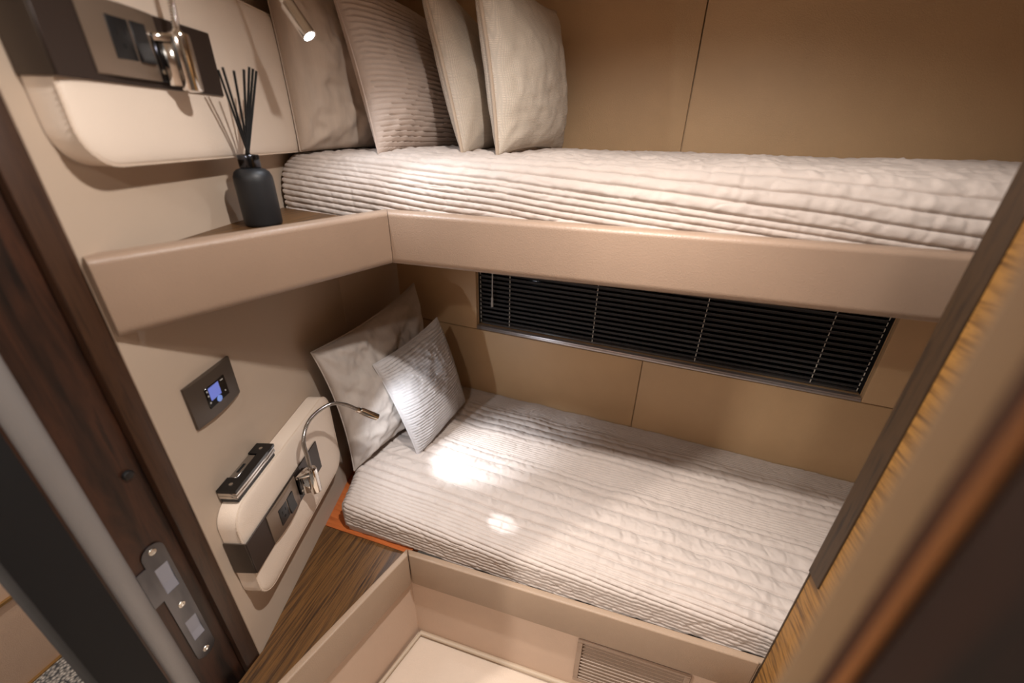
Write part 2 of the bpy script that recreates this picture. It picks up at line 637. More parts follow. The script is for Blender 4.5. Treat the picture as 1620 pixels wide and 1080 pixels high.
# soft grey door seal: rounded bead in front of the jamb
pl = [(-0.70, 0.236)]
for k in range(9):
    a = math.pi * k / 8
    pl.append((-0.693 + 0.010 * math.sin(a), 0.2175 + 0.0165 * math.cos(a)))
pl.append((-0.70, 0.199))
o = prism('door_seal', pl, 0.0, CEIL, 'gasket', dr)
o.data.shade_smooth()
o.data.set_sharp_from_angle(angle=math.radians(50))
prism('outer_trim', [(-0.686, 0.136), (-0.686, 0.198), (-0.74, 0.198), (-0.74, 0.136)], 0.0, CEIL, 'black_trim', dr, 0.002, 2)
# round rubber bumper
lathe('bumper', [(0.0075, 0), (0.0075, 0.004), (0.006, 0.006), (0.001, 0.0065)], (-0.690, 0.283, 0.977), 'black_plastic', dr, 16, (1, 0, 0))
# strike plate with lip, two latch holes, three screws
XS = -0.6875


def arc(cy, cz, r, a0, a1, n):
    return [(cy + r * math.cos(math.radians(a0 + (a1 - a0) * k / n)), cz + r * math.sin(math.radians(a0 + (a1 - a0) * k / n))) for k in range(n + 1)]


outl = arc(0.2645, 0.822, 0.0175, 0, 180, 10) + [(0.247, 0.806), (0.232, 0.806), (0.232, 0.722), (0.247, 0.722)] + arc(0.2645, 0.546, 0.0175, 180, 360, 10)


def plate_with_holes(name, outl, holes, x0, x1, mat, parent):
    bm = bmesh.new()
    loops = [outl] + holes
    edges = []
    for lp in loops:
        vs = [bm.verts.new((x1, y, z)) for (y, z) in lp]
        edges += [bm.edges.new((vs[i], vs[(i + 1) % len(vs)])) for i in range(len(vs))]
    bmesh.ops.triangle_fill(bm, use_beauty=True, use_dissolve=False, edges=edges)
    r = bmesh.ops.extrude_face_region(bm, geom=list(bm.faces))
    for e in r['geom']:
        if isinstance(e, bmesh.types.BMVert):
            e.co.x = x0
    bmesh.ops.recalc_face_normals(bm, faces=bm.faces)
    me = bpy.data.meshes.new(name)
    bm.to_mesh(me)
    bm.free()
    me.materials.append(M[mat])
    o = bpy.data.objects.new(name, me)
    COL.objects.link(o)
    o.parent = parent
    return o


holes = [[(0.255, 0.790), (0.255, 0.728), (0.276, 0.728), (0.276, 0.790)], [(0.256, 0.642), (0.256, 0.586), (0.276, 0.586), (0.276, 0.642)]]
sp = plate_with_holes('strike_plate', outl, holes, -0.6897, XS, 'steel', dr)
for (y0, y1, z0, z1) in [(0.255, 0.276, 0.728, 0.790), (0.256, 0.276, 0.586, 0.642)]:
    zm = z0 + (z1 - z0) * 0.35
    mk('latch_pocket', [(-0.6879, y0, z1), (-0.6879, y1, z1), (-0.6897, y1, zm), (-0.6897, y0, zm), (-0.6879, y1, z0), (-0.6879, y0, z0)],
       [(0, 1, 2, 3), (3, 2, 4, 5)], 'pocket', sp)
for (y, z) in [(0.2645, 0.826), (0.2645, 0.685), (0.2645, 0.546)]:
    lathe('screw', [(0.0062, 0), (0.0055, 0.0012), (0.0035, 0.0013), (0.003, 0.0004), (0.0005, 0.0004)], (XS, y, z), 'screw', sp, 14, (1, 0, 0))
# near side of the frame, right by the camera
prism('jamb', [(0.0990, 0.1455), (0.1090, 0.1375), (0.138, 0.164), (0.126, 0.172)], 0.0, CEIL, 'beige_post', dr, 0.002, 2)
prism('jamb_groove', [(0.1085, 0.1384), (0.1120, 0.1358), (0.142, 0.160), (0.137, 0.164)], 0.0, CEIL, 'rosewood', dr)
prism('jamb_edge', [(0.1112, 0.1352), (0.1146, 0.1328), (0.146, 0.157), (0.141, 0.161)], 0.0, CEIL, 'orange_edge', dr, 0.0008, 1)
adopt(dr)
for c in sp.children:
    c.matrix_parent_inverse = Matrix.Identity(4)
d2 = struct(prism('door_2', [(0.1165, 0.1312), (0.24, 0.0), (0.27, 0.026), (0.1465, 0.1570)], 0.0, CEIL - 0.05, 'door_wood_shaded'))

# ------------------------------------------------------------------ panels below the lower bunk and the vent
C = np.array([-0.479, 0.645])
SD = np.array([-0.262, -0.965])
SN = np.array([0.965, -0.262])       # out of the side rail into the well


def SR(t, off):
    return C + SD * t + SN * off


def base_wall():
    rects = [(-0.50, 0.006, 0.0, 0.36), (0.283, 0.41, 0.0, 0.36), (0.006, 0.283, 0.0, 0.058), (0.006, 0.283, 0.251, 0.36)]
    v, f = [], []
    for (a, b, c, d) in rects:
        k = len(v)
        v += [(a, 0.665, c), (b, 0.665, c), (b, 0.69, c), (a, 0.69, c), (a, 0.665, d), (b, 0.665, d), (b, 0.69, d), (a, 0.69, d)]
        f += [tuple(k + q_ for q_ in ff) for ff in BOXF]
    return mk('wall_bunk_base', v, f, 'base_vinyl')


struct(base_wall())
q = [SR(-0.02, -0.02), SR(0.42, -0.02), SR(0.42, -0.04), SR(-0.02, -0.04)]
struct(prism('wall_shelf_base', q, 0.0, 0.36, 'base_vinyl'))

vt = tag(empty('air_vent', (0.14, 0.663, 0.06)), 'beige slatted air vent in panel below the lower bunk rail', 'vent')
vx0, vx1, vz0, vz1, vy = 0.003, 0.286, 0.055, 0.254, 0.6635
for (a, b, c, d) in [(vx0, vx1, vz0, vz0 + 0.014), (vx0, vx1, vz1 - 0.010, vz1), (vx0, vx0 + 0.014, vz0 + 0.014, vz1 - 0.010), (vx1 - 0.014, vx1, vz0 + 0.014, vz1 - 0.010)]:
    box('frame', a, b, vy - 0.006, vy, c, d, 'rail_leather', vt, 0.0015, 1)
box('backing', vx0 + 0.004, vx1 - 0.004, vy + 0.020, vy + 0.022, vz0 + 0.004, vz1 - 0.004, 'black_hole', vt)
sl_me = None
for i in range(11):
    z = vz0 + 0.018 + i * 0.0158
    if sl_me is None:
        v = []
        for x in (vx0 + 0.013, vx1 - 0.013):
            v += [(x, vy - 0.0045, 0.0), (x, vy - 0.0045, 0.0024), (x, vy + 0.004, 0.0046), (x, vy + 0.004, 0.0022)]
        o = mk('slat', v, [(0, 1, 2, 3), (4, 7, 6, 5), (0, 4, 5, 1), (1, 5, 6, 2), (2, 6, 7, 3), (3, 7, 4, 0)], 'rail_leather', vt)
        sl_me = o.data
    else:
        o = bpy.data.objects.new('slat', sl_me)
        COL.objects.link(o)
        o.parent = vt
    o.location = (0, 0, z)
adopt(vt)

# ================================================================== BUNK FRAMES
# lower bunk: front rail, side rail, wooden shelf, plywood bed board
lb = tag(empty('bunk_frame', (-0.48, 0.65, 0.26)), 'taupe leather rail and dark wood shelf of the lower bunk', 'bunk')
T_ = 0.018
bevl = 0.004
# mitred front rail
prism('front_rail', [(C[0] + 0.002, 0.645), (0.396, 0.645), (0.396, 0.6485), (0.46, 0.6485), (0.46, 0.645 + T_), (C[0] - 0.011, 0.645 + T_)], 0.285, 0.408, 'rail_taupe', lb, bevl, 3)
prism('side_rail', [SR(0.0005, 0), SR(0.42, 0), SR(0.42, -T_), SR(-0.016, -T_)], 0.285, 0.408, 'rail_taupe', lb, bevl, 3)
# shelf between head wall and side rail
q0 = SR(0.002, -T_ - 0.001)
shelf_low = prism('shelf', [(q0[0], 0.655), tuple(SR(0.42, -T_ - 0.001)), (-0.672, 0.24), tuple(WA(0.512, 0.002, 0)[:2]), tuple(WA(0.845, 0.001, 0)[:2])], 0.380, 0.400, 'walnut', lb)
prism('bed_board', [(-0.500, 0.657), tuple(WA(0.848, 0.001, 0)[:2]), tuple(WA(1.20, 0.001, 0)[:2]), (-0.868, 1.345), (1.1, 1.17), (1.1, 0.70), (-0.470, 0.70), (-0.480, 0.667)], 0.372, 0.3985, 'plywood', lb)
adopt(lb)

# upper bunk: thick padded rails, shelf and underside
ub = tag(empty('bunk_frame', (-0.50, 0.78, 1.19)), 'padded beige leather rail and corner shelf of the upper bunk', 'bunk')
CU = np.array([-0.504, 0.775])
UD = np.array([-0.329, -0.944])
UN = np.array([0.944, -0.329])


def UR(t, off):
    return CU + UD * t + UN * off


def rail_profile(z0, z1, th, ro, rt):
    """cross-section (inward, z): big soft rounding at the bottom outer edge, smaller at the top"""
    p = []
    for k in range(7):
        a = math.radians(90 * k / 6)
        p.append((ro - ro * math.sin(a), z0 + ro - ro * math.cos(a)))
    for k in range(7):
        a = math.radians(90 * k / 6)
        p.append((rt - rt * math.cos(a), z1 - rt + rt * math.sin(a)))
    p += [(th - 0.004, z1), (th, z1 - 0.004), (th, z0)]
    return p


def sweep_rail(name, e0, e1, inward0, inward1, prof, mat, parent):
    """profile swept from plan point e0 to e1; inward vectors give the mitre at each end"""
    v = []
    for e, iv in ((e0, inward0), (e1, inward1)):
        for (i, z) in prof:
            v.append((e[0] + iv[0] * i, e[1] + iv[1] * i, z))
    n = len(prof)
    f = [tuple(range(n)), tuple(range(n, 2 * n))] + [(k, (k + 1) % n, n + (k + 1) % n, n + k) for k in range(n)]
    return mk(name, v, f, mat, parent, auto=35)


pf = rail_profile(1.188, 1.300, 0.034, 0.016, 0.010)
mit = np.array([-0.944 + 0, 0.329]) + np.array([0.0, 1.0])
mit = mit / (mit @ np.array([0, 1.0]))       # inward vector with unit y component: mitre of the corner
sweep_rail('front_rail', (CU[0] + 0.0006, CU[1]), (1.10, 0.775), mit, (0, 1), pf, 'rail_leather', ub)
mit2 = mit / (mit @ np.array([-0.944, 0.329]))
sweep_rail('side_rail', CU - np.array([0.0006, 0]), UR(0.468, 0), mit2, (-0.944, 0.329), pf, 'rail_leather', ub)
u0 = UR(0.03, -0.035)
u1 = UR(0.40, -0.035)
prism('shelf', [tuple(u0), tuple(UR(0.33, -0.035)), tuple(WA(0.60, 0.001, 0)[:2]), tuple(WA(1.0, 0.001, 0)[:2])], 1.262, 1.285, 'walnut', ub)
prism('underside', [(-0.525, 0.810), tuple(WA(0.95, 0.001, 0)[:2]), tuple(WA(1.21, 0.001, 0)[:2]), (-0.868, 1.345), (1.1, 1.17), (1.1, 0.810)], 1.195, 1.215, 'rail_taupe', ub)
adopt(ub)

# ================================================================== MATTRESSES AND QUILTS
def wall_x(y):
    return (-0.556 - 0.273 * y) / 0.962


def hull_y(x):
    return (HD - 0.089 * x) / 0.996


def mattress(name, yf, zb, zt, inset, label, bv=0.02):
    pts = [(wall_x(yf + 0.03) + inset, yf), (1.08, yf), (1.08, hull_y(1.08) - 0.02), (-0.83, hull_y(-0.83) - 0.03), (-0.80 + inset - 0.02, 1.0)]
    o = prism(name, pts, zb, zt, 'mattress', None, bv, 4)
    return tag(o, label, 'mattress')


def quilt(name, label, yf, ztop, hem, r, left_off, lines, wr_seed, crown, NX=620, rl=None, cf=0.55):
    """blanket over a mattress: hem and rounding along the front and the left end; quilting lines run parallel to the hull"""
    arc_r = r * math.pi / 2
    hemL, rL = hem, rl or r * 0.9
    arcL = rL * math.pi / 2
    ul = np.concatenate([np.linspace(0, hemL, 22, endpoint=False), np.linspace(hemL, hemL + arcL, 26, endpoint=False), hemL + arcL + np.linspace(0, 1, NX)])
    # along x: inward and drop
    def prof(a, h, rr):
        inward = np.where(a < h, 0, np.where(a < h + rr * math.pi / 2, rr - rr * np.cos((a - h) / rr), rr))
        drop = np.where(a < h, rr + h - a, np.where(a < h + rr * math.pi / 2, rr - rr * np.sin(np.clip((a - h) / rr, 0, math.pi / 2)), 0))
        return inward, drop
    inU, drU = prof(ul, hemL, rL)
    fu = np.clip(ul - hemL - arcL, 0, None)          # 0..1 along the flat
    # rows of the mesh keep a fixed distance q from the hull, like the stitching, and run on over the front edge
    NQ = 620
    q = np.linspace(0.004, 0.004 + hull_y(-0.85) - yf - r + arc_r + hem, NQ)
    Q = np.repeat(q[None, :], len(ul), 0)
    InU = np.repeat(inU[:, None], NQ, 1)
    DrU = np.repeat(drU[:, None], NQ, 1)
    FU = np.repeat(fu[:, None], NQ, 1)
    x_end = 1.075
    y = np.full_like(Q, yf)
    for _ in range(3):
        xl = np.maximum(wall_x(y) + left_off, -0.855)
        x = xl + InU + FU * (x_end - xl - rL)
        flatL = hull_y(x) - yf - r
        a = np.clip(flatL + arc_r + hem - Q, 0, None)
        InV, DrV = prof(a, hem, r)
        fd = np.clip(a - hem - arc_r, 0, None)
        y = yf + InV + fd
    FV = fd / flatL
    mn = np.minimum(DrU, DrV)
    x = x + cf * mn
    y = y + cf * mn
    z = ztop - np.maximum(DrU, DrV)
    flat = np.clip(FV * 6, 0, 1) * np.clip(FU * 12, 0, 1)
    # gentle crown over the mattress
    z = z + crown * np.sin(np.clip(FV, 0, 1) * math.pi) ** 0.8 * np.clip(FU * 8, 0, 1)
    P = np.stack([x, y, z], -1)
    qd = Q.copy()
    # wobble of the stitch lines
    qd = qd + 0.0035 * vnoise(x * 7, qd * 9, wr_seed + 5) + 0.0004 * vnoise(x * 40, qd * 30, wr_seed + 6)
    L = np.array(lines)
    idx = np.clip(np.searchsorted(L, qd) - 1, 0, len(L) - 2)
    wdt = L[idx + 1] - L[idx]
    fr = np.clip((qd - L[idx]) / wdt, 0, 1)
    amp = np.clip(wdt * 0.32, 0.0030, 0.0095)
    puff = amp * np.power(np.clip(4 * fr * (1 - fr), 0, 1), 0.40)
    # crinkles: short ridges running across the channels, stronger in wide ones
    n1 = vnoise(x * 34 + 3 * vnoise(x * 9, qd * 12, wr_seed), qd * 20 + idx * 7.3, wr_seed + 1)
    n2 = vnoise(x * 75, qd * 45 + idx * 3.1, wr_seed + 2)
    n3 = vnoise(x * 11, qd * 9, wr_seed + 3)
    ridge = 1 - np.abs(n1) * 4
    body = np.clip(4 * fr * (1 - fr), 0, 1) ** 0.5
    disp = puff + body * (0.0016 * np.clip(ridge, -0.6, 1) * np.clip(wdt / 0.03, 0.22, 1.3) + 0.0026 * n2 * np.clip(wdt / 0.025, 0.35, 1.0)) + 0.007 * n3 * np.clip(FV * 10 + 0.25, 0, 1)
    gd = np.minimum(fr, 1 - fr) * wdt
    disp = disp - 0.0026 * np.exp(-(gd / 0.0017) ** 2)
    cr1 = vnoise(x * 22 + 40, qd * 26 + 4 * vnoise(x * 6, qd * 6, wr_seed + 12), wr_seed + 11)
    disp = disp - 0.0013 * np.exp(-(cr1 / 0.05) ** 2) * body
    disp = disp + 0.0016 * vnoise(x * 120, qd * 120, wr_seed + 9)
    gu = np.gradient(P, axis=0)
    gv = np.gradient(P, axis=1)
    N = -np.cross(gu, gv)
    ln = np.linalg.norm(N, axis=-1, keepdims=True)
    N = N / np.maximum(ln, 1e-9)
    N = np.where(ln < 1e-9, np.array([0.0, -1.0, 0.0]), N)
    N = np.where(((N[..., 2:3] < -0.15)), -N, N)
    P = P + N * disp[..., None]
    o = grid_mesh(name, P[:, ::-1], 'quilt')
    return tag(o, label, 'quilt')


def steps(start, lst):
    out = [start]
    for s_ in lst:
        out.append(out[-1] + s_)
    return out


mattress('mattress', 0.695, 0.400, 0.484, 0.075, 'mattress hidden under the quilt of the lower bunk')
low_lines = steps(-0.01, [0.0095] * 10 + [0.016, 0.024, 0.032, 0.034, 0.030, 0.022] + [0.0095] * 8 + [0.02, 0.03, 0.045, 0.05, 0.042, 0.034, 0.028, 0.022] + [0.0115] * 14)
quilt('quilt', 'pale quilted blanket lit by a lamp spot on the lower bunk', 0.672, 0.492, 0.066, 0.030, 0.062, low_lines, 11, 0.006)

mattress('mattress', 0.835, 1.217, 1.372, 0.05, 'mattress hidden under the quilt of the upper bunk', 0.06)
up_lines = steps(-0.01, [0.011] * 9 + [0.03, 0.05, 0.055, 0.06, 0.055, 0.048, 0.040, 0.032, 0.026, 0.022] + [0.0125] * 26)
quilt('quilt', 'pale quilted blanket on the upper bunk below four pillows', 0.812, 1.394, 0.055, 0.085, 0.004, up_lines, 31, 0.012, rl=0.035, cf=0.18)


# ================================================================== PILLOWS
def pillow(name, cr, th, mat, label, group=None, n=72, pinch=0.06, rib=None, wrinkle=0.004, seed=1, piping=None, belly=0.0, back=0.8, power=0.42, ribdir='v'):
    """cr: bottom-near, bottom-far, top-far, top-near corners in world space"""
    c = [np.array(p, float) for p in cr]
    base = np.mean(c, 0)
    s = np.linspace(-1, 1, n + 1)
    s = np.sign(s) * (1 - (1 - np.abs(s)) ** 1.25)
    U, V = np.meshgrid(s, s, indexing='ij')
    u = U * (1 - pinch * (1 - V * V))
    v = V * (1 - pinch * (1 - U * U))
    a = (1 + u) / 2
    b = (1 + v) / 2
    B = (c[0] * ((1 - a) * (1 - b))[..., None] + c[1] * (a * (1 - b))[..., None] + c[2] * (a * b)[..., None] + c[3] * ((1 - a) * b)[..., None])
    nrm = np.cross(c[1] - c[0], c[3] - c[0])
    nrm /= np.linalg.norm(nrm)
    du = np.linalg.norm(c[1] - c[0])
    dv = np.linalg.norm(c[3] - c[0])
    env = np.power(np.clip((1 - U * U) * (1 - V * V), 0, 1), power)
    h = th / 2 * env * (1 + belly * (-V) * 0.5)
    wn = vnoise(U * 3.1 + 9, V * 3.1 + 4, seed) + 0.5 * vnoise(U * 7 + 2, V * 7, seed + 1) + 0.25 * vnoise(U * 15, V * 13, seed + 2)
    # radial creases running in from the corners
    crease = np.zeros_like(U)
    for (cu, cv) in ((-1, -1), (1, -1), (1, 1), (-1, 1)):
        rr = np.hypot(U - cu, V - cv)
        an = np.arctan2(V - cv, U - cu)
        crease += np.exp(-(rr / 0.55) ** 2) * np.sin(an * 9 + seed) * np.clip(rr / 0.3, 0, 1)
    d = wrinkle * (wn * 2.0 + 0.55 * crease) * np.clip(env * 1.6, 0, 1)
    if rib:
        co = b * dv if ribdir == 'v' else a * du
        ph = (co + 0.004 * vnoise(a * 5, b * 5, seed + 4)) / rib
        fr = ph - np.floor(ph)
        d = d + 0.0040 * (np.power(fr, 0.6) - 1.5 * np.exp(-((fr - 0.0) / 0.14) ** 2) - 0.5) * np.clip(env * 2.2, 0, 1)
    F = B + nrm * (h + d)[..., None]
    K = B - nrm * (h * back + d * 0.3)[..., None]
    nn = n + 1
    verts = F.reshape(-1, 3).tolist()
    faces = grid_faces(nn, nn).tolist()
    bi = -np.ones((nn, nn), int)
    for i in range(nn):
        for j in range(nn):
            if i in (0, n) or j in (0, n):
                bi[i, j] = i * nn + j
            else:
                bi[i, j] = len(verts)
                verts.append(K[i, j].tolist())
    for i in range(n):
        for j in range(n):
            faces.append([bi[i, j], bi[i, j + 1], bi[i + 1, j + 1], bi[i + 1, j]])
    root = empty(name, tuple(np.array([base[0], base[1], min(p[2] for p in c)])))
    ob = mk('cover', verts, faces, mat, root, smooth=True)
    ring = [F[i, 0] for i in range(0, nn, 2)] + [F[n, j] for j in range(2, nn, 2)] + [F[i, n] for i in range(n - 2, -1, -2)] + [F[0, j] for j in range(n - 2, 0, -2)]
    tube('piping' if piping else 'seam', ring, 0.0042 if piping else 0.0020, piping or mat, root, 8, closed=True)
    adopt(root)
    return tag(root, label, 'pillow', group)


G1 = 'pillows on the upper bunk'
pillow('pillow', [(-0.775, 0.865, 1.405), (-0.68, 1.20, 1.405), (-0.735, 1.22, 1.74), (-0.775, 0.845, 1.80)], 0.165, 'linen',
       'plain taupe linen pillow on the upper bunk, nearest the headboard pad', G1, seed=3, wrinkle=0.011, pinch=0.03, power=0.36, back=0.2, n=90)
pillow('pillow', [(-0.595, 0.905, 1.402), (-0.52, 1.25, 1.402), (-0.592, 1.26, 1.70), (-0.668, 0.90, 1.75)], 0.125, 'ribbed',
       'ribbed mauve-taupe pillow second from the headboard on the upper bunk', G1, seed=8, rib=0.0108, n=190, wrinkle=0.003)
pillow('pillow', [(-0.415, 0.97, 1.404), (-0.375, 1.27, 1.404), (-0.46, 1.27, 1.665), (-0.495, 0.96, 1.745)], 0.12, 'tweed',
       'woven beige piped pillow third from the headboard on the upper bunk', G1, seed=15, wrinkle=0.003, piping='piping')
pillow('pillow', [(-0.325, 0.955, 1.404), (-0.245, 1.265, 1.402), (-0.280, 1.275, 1.722), (-0.372, 0.945, 1.745)], 0.135, 'tweed_light',
       'light tweed piped pillow farthest from the headboard on the upper bunk', G1, seed=22, wrinkle=0.005, piping='piping', pinch=0.09)
G2 = 'pillows on the lower bunk'
pillow('pillow', [(-0.742, 0.795, 0.500), (-0.66, 1.22, 0.515), (-0.775, 1.31, 0.945), (-0.750, 0.740, 0.945)], 0.15, 'linen_grey',
       'large plain linen pillow leaning on the head wall of the lower bunk', G2, seed=41, wrinkle=0.015, pinch=0.085, back=0.15, n=90)
pillow('pillow', [(-0.585, 0.915, 0.502), (-0.545, 1.215, 0.525), (-0.615, 1.17, 0.885), (-0.690, 0.895, 0.835)], 0.13, 'ribbed_grey',
       'small ribbed grey pillow in front of the large lower bunk pillow', G2, back=0.5, seed=52, rib=0.0098, n=190, wrinkle=0.003)


# ================================================================== HEADBOARD PADS
def rrect(t0, t1, z0, z1, r, n=8):
    pts = []
    for (ct, cz, a0) in ((t1 - r, z0 + r, -90), (t1 - r, z1 - r, 0), (t0 + r, z1 - r, 90), (t0 + r, z0 + r, 180)):
        for k in range(n + 1):
            a = math.radians(a0 + 90 * k / n)
            pts.append((ct + r * math.cos(a), cz + r * math.sin(a)))
    return pts


def pad(t0, t1, z0, z1, label):
    root = tag(empty('headboard_pad', tuple(WA((t0 + t1) / 2, 0.0, z0))), label, 'headboard', 'headboard pads')
    rings = [(0.0, 0.0, 0.0015), (0.0, 0.0, 0.036), (0.0015, 0.0, 0.0385), (0.006, 0, 0.0405), (0.016, 0, 0.0422), (0.034, 0, 0.0432), (0.06, 0, 0.0436)]
    v, f = [], []
    n = None
    for (ins, _, off) in rings:
        p = rrect(t0 + ins, t1 - ins, z0 + ins, z1 - ins, max(0.045 - ins, 0.006))
        n = len(p)
        v += [WA(t, off, z) for (t, z) in p]
    for i in range(len(rings) - 1):
        f += [(i * n + k, i * n + (k + 1) % n, (i + 1) * n + (k + 1) % n, (i + 1) * n + k) for k in range(n)]
    f.append(tuple((len(rings) - 1) * n + k for k in range(n)))
    f.append(tuple(range(n))[::-1])
    mk('cushion', v, f, 'cream_leather', root, auto=50)
    # stitched seam where face and side band meet
    p = rrect(t0 + 0.0004, t1 - 0.0004, z0 + 0.0004, z1 - 0.0004, 0.0448)
    tube('seam', [WA(t, 0.0375, z) for (t, z) in p], 0.0013, 'thread', root, 6, closed=True)
    sv, sf = [], []
    # zigzag stitches at the near rounded end
    pp = [WA(t, 0.0, z) for (t, z) in rrect(t0, t1, z0, z1, 0.045, 8)]
    for (c0, c1) in zip(pp, pp[1:] + pp[:1]):
        L = np.linalg.norm(c1 - c0)
        for k in range(max(1, int(L / 0.006))):
            qv = c0 + (c1 - c0) * ((k + 0.5) / max(1, int(L / 0.006)))
            e = (c1 - c0) / L
            nn_ = np.append(NA, 0)
            k0 = len(sv)
            ctr = qv + nn_ * 0.0388
            out_ = np.cross(e, nn_)
            for (a_, b_) in ((-0.0007, -1), (0.0007, -1), (0.0007 + 0.0012, 1), (-0.0007 + 0.0012, 1)):
                sv.append(ctr + e * a_ + out_ * (b_ * 0.0016) + nn_ * (-0.0012 if b_ > 0 else 0.0006))
            for (a_, b_) in ((-0.0007, -1), (0.0007, -1), (0.0007 + 0.0012, 1), (-0.0007 + 0.0012, 1)):
                sv.append(ctr + e * a_ + out_ * (b_ * 0.0016) + nn_ * (-0.0018 if b_ > 0 else -0.001))
            sf += [tuple(k0 + q_ for q_ in ff) for ff in BOXF]
    st = mk('stitching', sv, sf, 'thread', root)
    st['kind'] = 'stuff'
    adopt(root)
    return root


def strip(t0, t1, z0, z1, label):
    root = tag(empty('mounting_strip', tuple(WA(t0, 0.0, z0))), label, 'metal strip', 'bronze strips across the pads')
    wa_box('front_plate', t0 - 0.003, t1, 0.0442, 0.0475, z0, z1, 'bronze_dark', root, 0.001, 1)
    wa_box('side_plate', t0 - 0.0035, t0 - 0.0008, 0.001, 0.0445, z0, z1, 'bronze_brown', root, 0.0008, 1)
    adopt(root)
    return root


def outlet(t0, z0, label):
    """120 x 82 mm cover plate, gently arched, with a socket and a rocker"""
    W, Hh = 0.116, 0.080
    root = tag(empty('power_outlet', tuple(WA(t0, 0.048, z0))), label, 'outlet', 'outlets on the bronze strips')
    v, f = [], []
    nk = 13
    for k in range(nk):
        a = k / (nk - 1)
        o_ = 0.0495 + 0.0055 * (1 - (2 * a - 1) ** 2)
        for (z, oo) in ((z0, 0.0478), (z0, o_ - 0.001), (z0 + 0.002, o_), (z0 + Hh - 0.002, o_), (z0 + Hh, o_ - 0.001), (z0 + Hh, 0.0478)):
            v.append(WA(t0 + a * W, oo, z))
    for k in range(nk - 1):
        for j in range(6):
            f.append((k * 6 + j, (k + 1) * 6 + j, (k + 1) * 6 + (j + 1) % 6, k * 6 + (j + 1) % 6))
    f.append(tuple(range(6)))
    f.append(tuple((nk - 1) * 6 + j for j in range(6)))
    mk('cover_plate', v, f, 'bronze', root, auto=35)
    o0 = 0.0553
    sk = wa_box('socket', t0 + 0.030, t0 + 0.0615, 0.050, o0, z0 + 0.019, z0 + 0.064, 'black_plastic', root, 0.0012, 2)
    parts = []
    for (a, b, c, d) in ((0.0385, 0.0405, 0.044, 0.053), (0.0505, 0.0525, 0.045, 0.053)):
        parts.append(wa_box('slot', t0 + a, t0 + b, o0 - 0.001, o0 + 0.0003, z0 + c, z0 + d, 'black_hole', sk))
    e = WA(t0 + 0.0455, o0 - 0.001, z0 + 0.034)
    parts.append(lathe('slot', [(0.0032, 0), (0.0032, 0.0013)], e, 'black_hole', sk, 12, (NA[0], NA[1], 0)))
    # rocker, tilted out at the bottom
    t1_, t2_ = t0 + 0.0635, t0 + 0.088
    vz = [(z0 + 0.019, o0 + 0.004), (z0 + 0.042, o0 + 0.0008), (z0 + 0.064, o0 + 0.0012)]
    v, f = [], []
    for t in (t1_, t2_):
        v += [WA(t, oo, z) for (z, oo) in vz] + [WA(t, 0.050, z0 + 0.064), WA(t, 0.050, z0 + 0.019)]
    f = [(0, 1, 2, 3, 4), (5, 6, 7, 8, 9)] + [(k, (k + 1) % 5, 5 + (k + 1) % 5, 5 + k) for k in range(5)]
    rk = mk('rocker_switch', v, f, 'black_plastic', root)
    bevel(rk, 0.0008, 1)
    adopt(root)
    for p_ in parts:
        p_.matrix_parent_inverse = Matrix.Identity(4)
    return root


